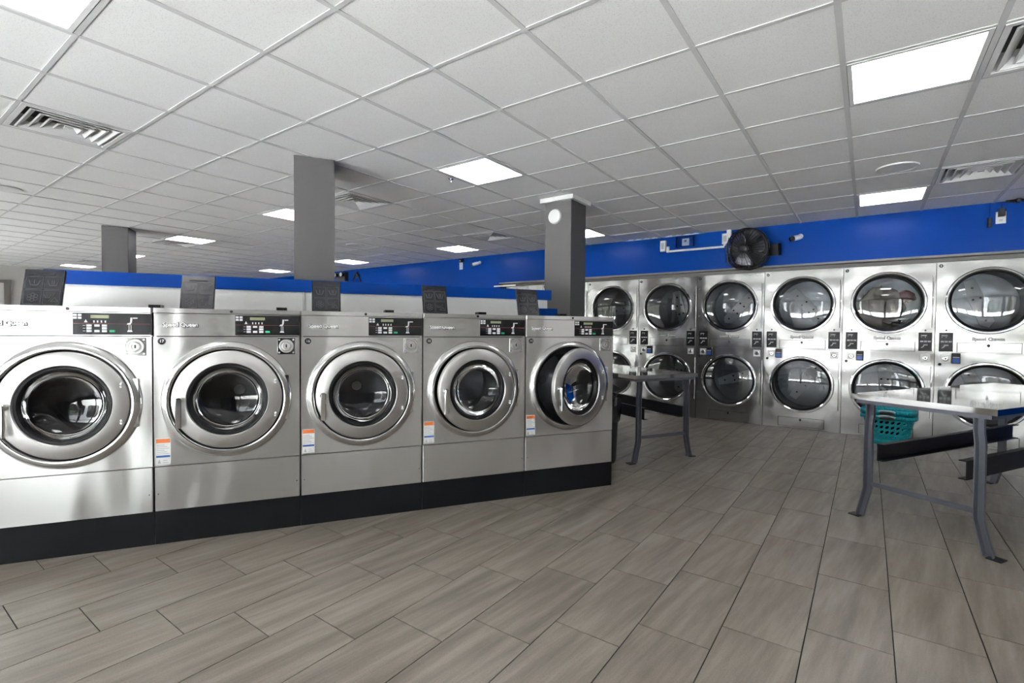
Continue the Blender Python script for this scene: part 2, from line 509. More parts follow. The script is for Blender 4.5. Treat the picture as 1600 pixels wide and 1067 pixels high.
sl.add([(0, .05, .0), (.105, .05, .022), (.105, TY - .05, .022), (0, TY - .05, .0), (0, .05, .004), (.105, .05, .026), (.105, TY - .05, .026), (0, TY - .05, .004)], [(0, 1, 2, 3), (7, 6, 5, 4), (0, 4, 5, 1), (1, 5, 6, 2), (2, 6, 7, 3), (3, 7, 4, 0)])
slm = sl.mesh('slat', 'vent')
for (i, j), lab in REGS.items():
    tt = thing('ceiling_register', lab, 'air vent', (TX0 + i * TX, TY0 + j * TY, CEIL), 0, 'slatted ceiling registers')
    link('vent_frame', vf, tt); link('throat', vt, tt)
    for q in range(4): link('slat', slm, tt, (.05 + q * .128, 0, 0))

sp = MB().zdisc(0, 0, .13, -.006, .004, 40).mesh('grille', 'vent'); sp2 = MB().lathe(0, 0, [(.13, -.008), (.15, -.008), (.152, .004), (.13, .004)], 40, True, axis='z').mesh('trim_ring', 'vent')
for x, y, lab in ((.178, 5.43, 'round ceiling speaker at the right between the two bright lights'), (-7.29, 1.10, 'round ceiling speaker at the left edge of the photo'), (-7.11, 5.30, 'round ceiling speaker right of the middle grey column')):
    tt = thing('ceiling_speaker', lab, 'speaker', (x, y, CEIL), 0, 'round ceiling speakers')
    link('grille', sp, tt); link('trim_ring', sp2, tt)
tt = thing('sprinkler_head', 'tiny metal sprinkler head beside the central ceiling light', 'sprinkler', (-3.23, 3.48, CEIL))
MB().zdisc(0, 0, .025, -.004, .004, 16).build('escutcheon', 'chrome', tt); MB().zdisc(0, 0, .008, -.03, -.004, 10).build('nozzle', 'chrome', tt)

# ------------------------------------------------------------------ walls
wb_ = struct(MB().box(XL, -5.684, YB, 8.5, 0, CEIL + .16).box(-5.684, 1.56, YB, YB + .06, 2.19, CEIL + .16).box(1.56, XR, YB, 8.5, 0, CEIL + .16).build('wall_back', 'wall_blue'), 'glossy blue painted wall above the dryers')
struct(MB().box(-5.684, 1.56, 8.42, 8.5, 0, CEIL + .16).build('wall_recess', 'grey_trim'))
struct(MB().box(-5.684, 1.56, YB + .002, 8.42, 2.165, 2.19).box(-5.684, 1.56, YD + .004, YD + .05, 2.119, 2.165).build('trim_1', 'grey_trim'), 'grey strip between the blue wall and the dryers')
struct(MB().box(-5.80, -5.30, YB - .012, YB, 2.115, 2.135).build('trim_2', 'bulk_white'))
struct(MB().box(XL - .15, XL, YF, 8.5, 0, CEIL + .16).build('wall_left', 'wall_light'), 'pale grey far wall')
struct(MB().box(XR, XR + .15, YF, 8.5, 0, CEIL + .16).build('wall_right', 'wall_front'))
wf = MB(); ZS, ZH = .12, 2.62
xs = [XL] + [v for w in WIN for v in w] + [XR]
wf.box(XL, XR, YF - .15, YF, 0, ZS); wf.box(XL, XR, YF - .15, YF, ZH, CEIL + .16)
for q in range(0, len(xs), 2): wf.box(xs[q], xs[q + 1], YF - .15, YF, ZS, ZH)
struct(wf.build('wall_front', 'wall_front'), 'storefront wall with large windows')
for q, (a, b) in enumerate(WIN):
    fr = MB()
    for z0, z1 in ((ZS, ZS + .05), (ZH - .05, ZH), (2.10, 2.14)): fr.box(a, b, YF - .11, YF - .04, z0, z1)
    for x0 in (a, b - .05): fr.box(x0, x0 + .05, YF - .11, YF - .04, ZS + .05, ZH - .05)
    w = struct(fr.build('window_%d' % (q + 1), 'frame_dark'))
    MB().box(a + .05, b - .05, YF - .08, YF - .074, ZS + .05, 2.10).build('pane', 'glass', w)
    MB().box(a + .05, b - .05, YF - .08, YF - .074, 2.14, ZH - .05).build('pane', 'glass', w)
struct(MB().box(-45, 45, -50, YF - .15, -.25, -.12).build('ground', 'asphalt'), 'grey car park outside the windows')

# hedge added to dim the mirrored horizon, and a neighbouring house across the car park (seen only mirrored in the machines)
def hedge(label, x0, x1, y, h, seed):
    r = random.Random(seed); b = MB(); n = int((x1 - x0) / .5); rows = 7
    for i in range(n + 1):
        for j in range(rows):
            a = math.pi * j / (rows - 1)
            b.v.append((x0 + i * .5 + r.uniform(-.15, .15), y + (1.1 + r.uniform(-.25, .25)) * math.cos(a), -.13 + max(0, (h + r.uniform(-.5, .5)) * math.sin(a) ** .7)))
    for i in range(n):
        for j in range(rows - 1): b.f.append((i * rows + j, (i + 1) * rows + j, (i + 1) * rows + j + 1, i * rows + j + 1))
    return struct(b.build('hedge', 'hedge', None), label)
hedge('tall unseen hedge added across the car park to dim the mirrored daylight', -40, -9, -15, 4.2, 1)
hedge('tall unseen hedge added right of the brick house to dim the mirrored daylight', 4, 40, -15, 4.2, 2)
tt = bpy.data.objects.new('neighbour_house', None); COL.objects.link(tt); tt.location = (-3, -19, -.12); struct(tt, 'house across the car park outside the windows')
MB().box(-5.5, 6.5, -6, 0, 0, 4.6).build('wall', 'brickish', tt)
MB().poly([(-6.1, 4.6), (7.1, 4.6), (4.5, 6.6), (-3.5, 6.6)], -6.5, .5).build('roof', 'frame_dark', tt)
for q in range(5): MB().box(-4.6 + q * 2.2, -3.4 + q * 2.2, 0, .06, 1.2, 2.9).build('window', 'shop_sign', tt)
MB().box(4.6, 5.7, 0, .08, 0, 2.2).build('door', 'frame_grey', tt)

# framed board on the far wall
tt = thing('wall_board', 'grey framed board on the far wall at the left edge', 'picture', (XL, 1.9, 0))
MB().box(.001, .03, -.6, .55, 1.2, 2.30).build('panel', 'board', tt)
MB().box(.001, .05, -.67, -.6, 1.13, 2.37).box(.001, .05, .55, .66, 1.13, 2.37).box(.001, .05, -.6, .55, 2.30, 2.37).box(.001, .05, -.6, .55, 1.13, 1.2).build('frame', 'frame_grey', tt)

# ------------------------------------------------------------------ washer-row frame: u along the row, n into it
WA = math.atan(1.599)
UX, UY = math.cos(WA), math.sin(WA)
def WP(u, d, z=0): return (UX * u - UY * (3.483 + d), UY * u + UX * (3.483 + d), z)

# bulkhead behind the washers
bk = bpy.data.objects.new('wall_bulkhead', None); COL.objects.link(bk); bk.location = WP(0, .93); bk.rotation_euler = (0, 0, WA)
struct(bk, 'white bulkhead with blue top board behind the washers')
MB().box(-1.70, 2.18, 0, .055, 0, 1.59).build('white_panel', 'bulk_white', bk)
MB().box(-1.70, 2.215, -.02, .062, 1.59, 1.687).build('top_board', 'wall_blue', bk)
MB().box(1.98, 2.288, -.012, .06, 1.0, 1.508).build('end_board', 'wall_blue', bk)
MB().tube([(-.045, -.012, 1.2), (-.045, -.012, 1.60)], .008, 8).build('conduit', 'white', bk)

def column(name, label, loc, rz, w, d, cap):
    tt = thing(name, label, 'column', loc, rz)
    MB().bevbox(0, w, 0, d, 0, CEIL, .003).build('shaft', 'grey_col', tt)
    if cap:
        c = .04
        MB().box(-c, w + c, -c, 0, CEIL - .045, CEIL).box(-c, w + c, d, d + c, CEIL - .045, CEIL).box(-c, 0, 0, d, CEIL - .045, CEIL).box(w, w + c, 0, d, CEIL - .045, CEIL).build('cap_trim', 'white', tt)
    return tt
column('column', 'square grey column standing behind the washer bulkhead, nearest on the left', WP(-.119, 1.0), WA, .318, .35, False)
column('column', 'square grey column farthest away at the left', WP(-2.704, 5.16), WA, .31, .35, False)
column('column', 'grey column with white top trim and a white disc, by the dryers', (-2.885, 4.61, 0), 0, .325, .33, True)
tt = thing('wall_disc', 'round white disc device mounted high on the grey column', 'wall device', (-2.755, 4.61, 2.515))
MB().lathe(0, 0, [(.0005, -.03), (.062, -.03), (.074, -.022), (.077, -.001), (.0005, -.001)], 40, False).build('case', 'white', tt, True)
MB().lathe(0, 0, [(.078, -.008), (.081, -.008), (.081, -.001), (.078, -.001)], 40, True).build('bezel', 'grey_print', tt)

# ------------------------------------------------------------------ washing machine
def make_washer():
    T = thing('washing_machine', '', 'washing machine', group='front-loading washers in the near row')
    W = .790
    MB().box(.0006, .7964, .012, .90, 0, .198).build('base', 'plinth', T)
    body = MB()
    body.box(.001, .012, .022, .90, .2, 1.376).box(W - .011, W, .022, .90, .2, 1.376).box(.012, W - .011, .89, .90, .2, 1.376).box(.012, W - .011, .022, .89, .2, .21)
    body.build('body', 'steel_washer', T)
    MB().box(.013, W - .012, .021, .03, .21, .50).box(.013, W - .012, .021, .03, 1.20, 1.376).build('seam_backing', 'rubber', T)
    MB().bevbox(.001, W, 0, .02, .202, .463, .004).build('lower_panel', 'steel_washer', T)
    CX, CZ = .388, .853
    fp = MB().plate([(.001, .468), (W, .468), (W, 1.236), (.001, 1.236)], CX, CZ, .312, 0, .02, 72)
    fp.build('front_panel', 'steel_washer', T)
    fas = MB().bevbox(.001, W, 0, .02, 1.241, 1.3745, .004).build('fascia', 'steel_washer', T)
    MB().bevbox(-.001, W + .002, -.006, .90, 1.3775, 1.405, .006).build('top_cover', 'steel_washer', T)
    MB().disc(.405, 1.391, .0085, -.010, -.004, 20).build('lock', 'black', T)
    link('lettering_edge', text_mesh('Speed Queen', .0331, 'black', .0012, .0034), fas, (.1390, -.0012, 1.3060))
    link('lettering', text_mesh('Speed Queen', .033, 'letter', .0016, .0010), fas, (.138, -.0030, 1.307))
    # steel bezel
    MB().lathe(CX, CZ, [(.357, .001), (.3555, -.007), (.350, -.014), (.340, -.021), (.328, -.026), (.317, -.028), (.310, -.025), (.307, -.018), (.306, .03)], 72).build('bezel', 'bezel_steel', T, True)
    MB().lathe(CX, CZ, [(.318, .021), (.305, .035), (.285, .05), (.262, .052), (.258, .085)], 64).build('tub_gasket', 'rubber', T, True)
    dr = MB().lathe(CX, CZ, [(.262, .086), (.268, .10), (.268, .52), (.25, .54), (.07, .525), (.0005, .525)], 64)
    dr.build('drum', 'drum_dark', T, True)
    for q in range(3):
        lf = MB()
        a = .6 + q * 2 * math.pi / 3
        c, d = math.cos(a), math.sin(a)
        pts = []
        for y in (.12, .5):
            for r, s in ((.27, -.045), (.19, -.012), (.19, .012), (.27, .045)):
                pts.append((CX + c * r - d * s, y, CZ + d * r + c * s))
        lf.add(pts, [(0, 1, 5, 4), (1, 2, 6, 5), (2, 3, 7, 6), (0, 3, 2, 1), (4, 5, 6, 7)])
        lf.build('lifter', 'drum_dark', T)
    MB().lathe(CX, CZ, [(.0005, .50), (.035, .50), (.045, .525)], 24).build('drum_hub', 'chrome', T, True)
    # door: origin on the hinge line
    HX = .708
    ox = CX - HX
    dm = MB().lathe(ox, 0, [(.219, -.004), (.219, -.024), (.224, -.030), (.288, -.026), (.298, -.020), (.302, -.008), (.300, .012), (.222, .014)], 72, True)
    door = dm.build('door', 'steel_door', T, True, (HX, 0, CZ))
    MB().lathe(ox, 0, [(.2205, -.018), (.216, -.024), (.204, -.022), (.190, -.006), (.186, .02), (.2, .03), (.2205, .02)], 64, True).build('door_gasket', 'rubber', door, True)
    gb = [(.190, -.004), (.184, .02), (.168, .045), (.14, .064), (.10, .078), (.05, .086), (.0005, .088)]
    MB().lathe(ox, 0, gb, 64).build('door_glass', 'washer_glass', door, True)
    bm_ = MB().lathe(0, 0, [(.0005, -.036), (.005, -.036), (.0072, -.032), (.0072, -.026), (.0005, -.026)], 14).mesh('hinge_bolt', 'zinc', True)
    for dx, dz in ((-.058, .097), (-.058, .113), (-.058, -.097), (-.058, -.113)): link('hinge_bolt', bm_, door, (dx, 0, dz))
    hb = MB().disc(ox - .256, .004, .019, -.052, -.026, 20)
    hb.bevbox(ox - .270, ox - .238, -.066, -.046, -.155, .016, .005)
    hb.build('handle', 'chrome', door)
    MB().box(HX - .012, HX + .018, -.018, .03, CZ - .14, CZ + .14).build('hinge', 'chrome', T)
    # control panel
    cp = MB().bevbox(.424, .788, -.0035, .0, 1.247, 1.369, .002).build('control_panel', 'panel_black', T)
    y0, y1 = -.0048, -.003
    MB().box(.506, .589, y0, y1, 1.340, 1.358).build('display', 'lcd', cp)
    MB().box(.428, .784, y0 + .0008, y1, 1.3085, 1.3098).build('accent_line', 'red', cp)
    bt = MB().bevbox(0, .024, y0 - .002, y1, 0, .0125, .002).mesh('button', 'print_white')
    for cxx, rows in ((.487, (1.2922, 1.277, 1.2610)), (.5225, (1.2922, 1.2610)), (.557, (1.2922, 1.277, 1.2610))):
        for zz in rows: link('button', bt, cp, (cxx, 0, zz))
    MB().bevbox(.592, .618, y0 - .002, y1, 1.2610, 1.2735, .002).build('start_button', 'green', cp)
    pk = MB()
    for sx in (.428, .449):
        for sz in (1.335, 1.351): pk.box(sx, sx + .016, y0, y1, sz, sz + .012)
    for sx in (.521, .5375, .555, .573):
        pk.box(sx - .003, sx + .003, y0, y1, 1.315, 1.327)
    pk.poly([(.476, 1.316), (.492, 1.316), (.484, 1.333)], y0, y1)
    for zz in (1.2985, 1.283, 1.2675): pk.box(.470, .482, y0, y1, zz - .001, zz + .001)
    # coin-pouring pictogram
    pk.poly([(.688, 1.316), (.697, 1.318), (.700, 1.346), (.690, 1.346)], y0, y1)
    pk.poly([(.702, 1.339), (.724, 1.340), (.724, 1.346), (.702, 1.346)], y0, y1)
    pk.poly([(.672, 1.305), (.676, 1.313), (.697, 1.318), (.690, 1.305)], y0, y1)
    pk.box(.6815, .6845, y0, y1, 1.272, 1.304).box(.691, .694, y0, y1, 1.272, 1.304)
    pk.poly([(.674, 1.263), (.700, 1.263), (.696, 1.273), (.678, 1.273)], y0, y1)
    pk.build('pictograms', 'print_white', cp)['kind'] = 'stuff'
    # coin drop
    cd = MB().bevbox(.660, .764, -.004, 0, 1.125, 1.229, .002).build('coin_drop', 'chrome', T)
    MB().lathe(.712, 1.178, [(.043, -.0041), (.041, -.009), (.034, -.009), (.031, -.005), (.028, -.005), (.025, -.012), (.018, -.013), (.016, -.008), (.0005, -.008)], 32).build('coin_ring', 'steel_door', cd, True)
    MB().box(.708, .716, -.0094, -.008, 1.168, 1.188).build('coin_slot', 'black', cd)
    sm = MB().disc(0, 0, .006, -.0065, -.004, 12).mesh('corner_screw', 'steel_door')
    for sx in (.671, .753):
        for sz in (1.136, 1.218): link('corner_screw', sm, cd, (sx, 0, sz))
    # number badge
    MB().disc(.043, 1.209, .0195, -.003, 0, 28).build('number_badge', 'black', T)
    # warning sticker
    st = MB().box(.008, .083, -.0012, 0, .478, .634).build('warning_label', 'white', T)
    MB().box(.011, .080, -.0018, -.0012, .606, .630).build('label_header', 'orange', st)
    MB().box(.011, .080, -.0018, -.0012, .520, .532).build('label_stripe', 'blue_print', st)
    lt = MB()
    for q in range(6): lt.box(.014, .077 - .012 * (q % 3), -.0017, -.0012, .540 + q * .0105, .5435 + q * .0105)
    lt.poly([(.018, .485), (.034, .485), (.026, .510)], -.0017, -.0012).box(.045, .072, -.0017, -.0012, .487, .490).box(.045, .066, -.0017, -.0012, .500, .503)
    lt.build('label_print', 'grey_print', st)['kind'] = 'stuff'
    scw = MB().lathe(0, 0, [(.0005, -.004), (.004, -.0035), (.0055, 0)], 12).mesh('screw', 'chrome', True)
    for sx in (.020, .772): link('screw', scw, T, (sx, 0, .304))
    # open dispenser lid leaning back
    lid = MB().bevbox(0, .195, 0, .012, 0, .243, .004).build('dispenser_lid', 'lid', T, loc=(.068, .307, 1.403))
    lid.rotation_euler = (math.radians(-17), 0, 0)
    MB().box(.046, .146, -.0035, .002, .206, .215).build('grip_slot', 'black', lid)
    e = MB(); a, b = -.0018, .0015
    def cellbox(x0, x1, z0, z1): e.line([(x0, z0), (x1, z0), (x1, z1), (x0, z1)], .002, a, b, True)
    cellbox(.014, .093, .118, .197); cellbox(.102, .181, .118, .197); cellbox(.014, .093, .022, .110); cellbox(.102, .181, .022, .110)
    def tub(cx, cz, s, bars):
        e.line([(cx - .026 * s, cz + .016 * s), (cx - .016 * s, cz - .014 * s), (cx + .016 * s, cz - .014 * s), (cx + .026 * s, cz + .016 * s)], .0035 * s + .0008, a, b)
        for k in range(bars):
            bx = cx + (k - (bars - 1) / 2) * .010 * s
            e.line([(bx, cz - .004 * s), (bx, cz + .018 * s)], .0035 * s + .0008, a, b)
    tub(.0535, .156, 1, 1); tub(.1415, .156, 1, 2); tub(.123, .072, .6, 1)
    for k in range(6):
        an = math.pi / 6 + k * math.pi / 3
        px, pz = .0535 + .017 * math.cos(an), .064 + .017 * math.sin(an)
        e.line([(px + .010 * math.cos(q * math.pi / 4), pz + .010 * math.sin(q * math.pi / 4)) for q in range(8)], .0025, a, b, True)
    e.line([(.130, .040), (.158, .090)], .0025, a, b)
    e.line([(.140, .040), (.174, .040), (.157, .066)], .003, a, b, True)
    e.build('embossed_symbols', 'lidline', lid)['kind'] = 'stuff'
    MB().box(.02, .56, .20, .62, 1.4052, 1.4085).build('dispenser_tray', 'black', T)
    MB().box(.62, .69, .62, .72, 1.4052, 1.447).build('cable_clip', 'black', T)
    return T

proto = make_washer()
WL = 2.338 - .797
data = [(4, '14', 20, 'washing machine numbered 14 with its round door standing ajar, beside the bin'),
        (3, '15', 6.5, 'washing machine numbered 15 with door slightly open, second from the bin end'),
        (2, '16', 1.5, 'washing machine numbered 16 in the middle of the near row'),
        (1, '17', 0, 'washing machine numbered 17, second from the left edge'),
        (0, '18', 0, 'leftmost and nearest washing machine, cut by the left edge of the photo')]
wid = {4: WL, 3: WL - .797, 2: WL - 2 * .797, 1: WL - 3 * .797, 0: WL - 4 * .797}
machines = [proto] + [copy_tree(proto) for _ in range(4)]
for T, (k, num, ang, lab) in zip(machines, data):
    T.location = WP(wid[k], 0); T.rotation_euler = (0, 0, WA); T['label'] = lab
    for ch in T.children:
        if ch.name.startswith('door') and not ch.name.startswith('door_'): ch.rotation_euler = (0, 0, math.radians(ang))
        if ch.name.startswith('number_badge') and num != '18':
            link('lettering', text_mesh(num, .024, 'print_white', .0005, .0004), ch, (.043, -.0036, 1.209))

# ------------------------------------------------------------------ stacked dryers
def make_dryer():
    T = thing('stacked_dryer', '', 'dryer', group='stacked dryers along the blue wall')
    W = .898; CX = .452
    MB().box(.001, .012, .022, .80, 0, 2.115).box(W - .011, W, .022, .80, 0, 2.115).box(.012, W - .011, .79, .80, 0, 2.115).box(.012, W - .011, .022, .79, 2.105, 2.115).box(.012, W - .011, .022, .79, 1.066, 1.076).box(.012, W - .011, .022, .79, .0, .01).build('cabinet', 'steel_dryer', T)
    drum = MB().lathe(0, 0, [(.352, .022), (.372, .05), (.372, .66), (.36, .68), (.0005, .68)], 56).mesh('drum', 'drum', True)
    bar = MB().poly([(-.30, -.05), (-.10, -.075), (.25, -.07), (.31, 0), (.25, .07), (-.10, .075), (-.30, .05)], .655, .672).mesh('lifter_plate', 'zinc')
    bolts = MB()
    for bx, bz in ((-.2, 0), (-.06, .035), (-.06, -.035), (.08, .035), (.08, -.035), (.22, 0)): bolts.disc(bx, bz, .013, .648, .656, 10)
    bolts = bolts.mesh('plate_bolts', 'black')
    for idx, (z0, z1, CZ, nm) in enumerate(((1.074, 2.115, 1.662, 'upper'), (.004, 1.066, .597, 'lower'))):
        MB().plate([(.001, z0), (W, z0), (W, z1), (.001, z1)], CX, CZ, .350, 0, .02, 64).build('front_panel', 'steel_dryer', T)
        dd = link('drum', drum, T, (CX, 0, CZ))
        bb = link('lifter_plate', bar, dd); bb.rotation_euler = (0, (.9, -1.0)[idx], 0)
        b2 = link('plate_bolts', bolts, dd); b2['kind'] = 'stuff'; b2.rotation_euler = (0, (.9, -1.0)[idx], 0)
        # door leaf: round with a square-cut hinge side
        pts = []
        for q in range(33):
            an = math.radians(63 + (297 - 63) * q / 32)
            pts.append((CX + .389 * math.cos(an), CZ + .389 * math.sin(an)))
        pts += [(.868, CZ - .318), (.868, CZ + .318)]
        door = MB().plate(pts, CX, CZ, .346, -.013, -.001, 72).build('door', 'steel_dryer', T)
        MB().lathe(CX, CZ, [(.376, -.013), (.375, -.022), (.366, -.030), (.352, -.031), (.343, -.024), (.342, -.006)], 72).build('door_rim', 'chrome', door, True)
        MB().lathe(CX, CZ, [(.3435, -.022), (.338, -.025), (.326, -.020), (.318, -.010), (.320, .012), (.345, .018)], 64).build('door_gasket', 'rubber', door, True)
        MB().lathe(CX, CZ, [(.324, -.008), (.27, -.020), (.20, -.028), (.12, -.033), (.05, -.035), (.0005, -.0355)], 64).build('door_glass', 'door_glass', door, True)
        MB().bevbox(.872, .886, -.018, -.001, CZ - .305, CZ + .305, .004).build('hinge_bar', 'chrome', T)
        MB().box(.868, .872, -.003, .0, CZ - .305, CZ + .305).build('hinge_gap', 'rubber', T)
    # controls between the doors
    for x0 in (.034, .752):
        cp = MB().bevbox(x0, x0 + .124, -.004, 0, 1.083, 1.301, .002).build('control_panel', 'panel_black', T)
        a, b = -.0052, -.0035; pk = MB()
        pk.box(x0 + .022, x0 + .075, a, b, 1.262, 1.272).box(x0 + .022, x0 + .030, a, b, 1.245, 1.252).box(x0 + .060, x0 + .066, a, b, 1.242, 1.254)
        for q in range(3): pk.box(x0 + .016 + q * .034, x0 + .044 + q * .034, a, b, 1.188, 1.206)
        pk.poly([(x0 + .046, 1.148), (x0 + .085, 1.150), (x0 + .085, 1.162), (x0 + .046, 1.162)], a, b)
        pk.poly([(x0 + .026, 1.118), (x0 + .046, 1.128), (x0 + .056, 1.148), (x0 + .044, 1.148), (x0 + .034, 1.132), (x0 + .024, 1.126)], a, b)
        pk.build('pictograms', 'grey_print', cp)['kind'] = 'stuff'
    for bx in (.096, .813): MB().disc(bx, 1.328, .009, -.008, 0, 14).build('knob', 'black', T)
    link('lettering_edge', text_mesh('Speed Queen', .0481, 'black', .0010, .0034), T, (.4520, -.0010, 1.2308))
    link('lettering', text_mesh('Speed Queen', .048, 'letter', .0014, .0008), T, (.451, -.0026, 1.232))
    for z0, z1, lz in ((1.080, 1.188, 1.160), (.034, .148, .128)):
        dw = MB().bevbox(.193, .721, -.006, 0, z0, z1, .003).build('lint_drawer', 'steel_dryer', T)
        MB().box(.190, .193, -.002, 0, z0 - .003, z1 + .003).box(.721, .724, -.002, 0, z0 - .003, z1 + .003).box(.193, .721, -.002, 0, z0 - .003, z0).box(.193, .721, -.002, 0, z1, z1 + .003).build('drawer_gap', 'rubber', dw)
        MB().disc(.455, lz, .014, -.014, -.006, 16).box(.446, .464, -.012, -.006, lz - .018, lz).build('latch', 'black', dw)
    for cx in (.095, .818):
        cd = MB().bevbox(cx - .045, cx + .045, -.003, 0, .955, 1.045, .002).build('coin_drop', 'steel_door', T)
        MB().lathe(cx, 1.0, [(.030, -.003), (.029, -.012), (.022, -.014), (.018, -.009), (.0005, -.009)], 24).build('coin_ring', 'chrome', cd, True)
        MB().disc(cx, 1.0, .010, -.0125, -.009, 14).build('coin_slot', 'black', cd)
    rd = MB().bevbox(.146, .224, -.030, 0, .946, 1.066, .006).build('card_reader', 'black', T)
    MB().box(.154, .216, -.0315, -.030, .956, 1.004).build('reader_face', 'blue_screen', rd)
    MB().box(.156, .214, -.0315, -.030, 1.012, 1.024).build('reader_slot', 'grey_print', rd)
    MB().disc(.046, .934, .016, -.008, 0, 18).build('lock', 'black', T)
    bd = MB().disc(.037, 2.076, .0185, -.003, 0, 24).build('number_badge', 'black', T)
    MB().disc(.037, 2.076, .008, -.004, -.003, 14).build('badge_print', 'grey_print', bd)
    scw = MB().lathe(0, 0, [(.0005, -.004), (.005, -.003), (.006, 0)], 10).mesh('screw', 'chrome', True)
    for zz in (1.92, 1.52, .80, .40): link('screw', scw, T, (.028, 0, zz))
    MB().box(.8985, .9025, .006, .05, 0, 2.115).build('side_gap', 'rubber', T)
    return T

dl = ['leftmost stacked dryer, only its top edge showing left of the grey column',
      'stacked dryer almost fully hidden behind the grey column with the white disc',
      'stacked dryer just right of the grey column, partly hidden by washer 14',
      'stacked dryer behind the near end of the dark far table',
      'stacked dryer directly left of the one under the wall fan end, below the white raceway',
      'stacked dryer below the wall-mounted camera, white plate inside its lower drum',
      'stacked dryer behind the teal laundry basket, beige bedding in its upper drum',
      'rightmost stacked dryer, cut by the right edge of the photo']
dl[4] = 'stacked dryer directly below the black wall fan'
D0p = make_dryer()
rng = random.Random(4)
spin = [(0, 0), (1, 2), (2.2, .8), (.4, 2.6), (1.4, .7), (0, 0), (2.9, -.55), (.35, 2.2)]
for k in range(8):
    T = D0p if k == 0 else copy_tree(D0p)
    T.location = (-5.682 + .903 * k, YD, 0); T['label'] = dl[k]
    ds = [c for c in T.children if c.name.startswith('drum')]
    for c, s in zip(sorted(ds, key=lambda c: -c.location.z), spin[k]): c.rotation_euler = (0, s, 0)

# bedding in the upper drum of the dryer behind the basket
def lump(name, label, cat, matn, c, rad, seed, squash=(1, .8, .8)):
    r = random.Random(seed); b = MB(); nu, nv = 26, 16; ph = [r.uniform(0, 6.28) for _ in range(8)]
    for i in range(nv + 1):
        th = math.pi * i / nv
        for j in range(nu):
            a = 2 * math.pi * j / nu
            k = 1 + .10 * math.sin(3 * a + ph[0] + 2 * th) + .08 * math.sin(5 * a + ph[1]) * math.sin(3 * th + ph[2]) + .06 * math.sin(7 * th + ph[3] + 2 * a)
            b.v.append((c[0] + rad * squash[0] * k * math.sin(th) * math.cos(a), c[1] + rad * squash[1] * k * math.sin(th) * math.sin(a), c[2] + rad * squash[2] * k * math.cos(th)))
    for i in range(nv):
        for j in range(nu):
            j2 = (j + 1) % nu
            b.f.append((i * nu + j, i * nu + j2, (i + 1) * nu + j2, (i + 1) * nu + j))
    return tag(b.build(name, matn, None, True), label, cat)
bx = -5.682 + .903 * 6 + .452
lump('blanket', 'beige blanket tumbling behind the dryer glass above the teal basket', 'blanket', 'fabric', (bx - .06, YD + .26, 1.60), .25, 3, (1, .75, 1.0))
lump('red_cloth', 'dark red cloth behind the dryer glass above the teal basket', 'laundry', 'fabric_red', (bx + .20, YD + .50, 1.76), .09, 5)

# ------------------------------------------------------------------ folding tables with steel tops
def make_table():
    T = thing('folding_table', '', 'table', group='steel-topped folding tables')
    LN, WD, H = 2.0, .79, .865            # x = long axis, y = short axis; origin at one corner, on the floor
    top = MB().box(0, LN, 0, WD, H - .036, H).build('tabletop', 'steel_top', T)
    MB().box(.012, LN - .012, .03, .05, H - .062, H - .036).box(.012, LN - .012, WD - .05, WD - .03, H - .062, H - .036).box(.012, .03, .05, WD - .05, H - .062, H - .036).box(LN - .03, LN - .012, .05, WD - .05, H - .062, H - .036).build('underframe', 'leg', top)
    for ex, sx in ((.045, 1), (LN - .045, -1)):
        for ey, sy in ((.10, -1), (WD - .10, 1)):
            # channel section: web faces the table end, flanges point inwards
            path = [(0.0, H - .04), (0.0, .72), (.008, .65), (.008, .21), (.056, .006)]   # outward shift, height
            w, dp, tk = .026, .034, .004
            sec = [(-w, 0), (-w + .006, 0), (-w + .007 + tk, dp - tk), (w - .007 - tk, dp - tk), (w - .006, 0), (w, 0), (w - .005, dp), (-w + .005, dp)]
            mb = MB(); n8 = len(sec)
            for sh, z in path:
                for a, b in sec: mb.v.append((ex + sx * b, ey + sy * sh + a, z))
            for q in range(len(path) - 1):
                for r in range(n8):
                    r2 = (r + 1) % n8
                    mb.f.append((q * n8 + r, q * n8 + r2, (q + 1) * n8 + r2, (q + 1) * n8 + r))
            mb.f.append(tuple(range(n8))); mb.f.append(tuple((len(path) - 1) * n8 + r for r in range(n8)))
            leg = mb.build('leg', 'leg', T)
            fy = ey + sy * .056
            MB().box(ex - .012 * sx if sx > 0 else ex - .062, ex + .062 if sx > 0 else ex + .012, fy - .035 + .03 * sy, fy + .035 + .03 * sy, 0, .006).build('foot_plate', 'beam', leg)
        x0, x1 = (ex + .002, ex + .026) if sx > 0 else (ex - .026, ex - .002)
        MB().box(x0, x1, .10 - .012 + .032, WD - .10 + .012 - .032, .236, .266).build('crossbar', 'leg', T)
    for y0, y1, yy in ((.150, .156, 1), (WD - .156, WD - .150, -1)):
        b = MB().box(.05, LN - .05, y0, y1, .42, .535)
        if yy > 0: b.box(.05, LN - .05, y1, y1 + .035, .529, .535).box(.05, LN - .05, y1, y1 + .035, .42, .426)
        else: b.box(.05, LN - .05, y0 - .035, y0, .529, .535).box(.05, LN - .05, y0 - .035, y0, .42, .426)
        b.build('side_beam', 'beam', T)
    return T
t1 = make_table(); t2 = copy_tree(t1)
a1 = math.radians(60.5)
# near table: corner A is the far-short-side corner; the short axis runs towards the camera
A = Vector((-.09, 4.215)); sh = Vector((math.sin(a1), -math.cos(a1)))
B = A + sh * .79
t1.location = (B.x, B.y, 0); t1.rotation_euler = (0, 0, a1)
t1['label'] = 'nearer steel-topped table at the right edge, black side beams'
a2 = math.radians(149.8)
A2 = Vector((-1.80, 4.53))
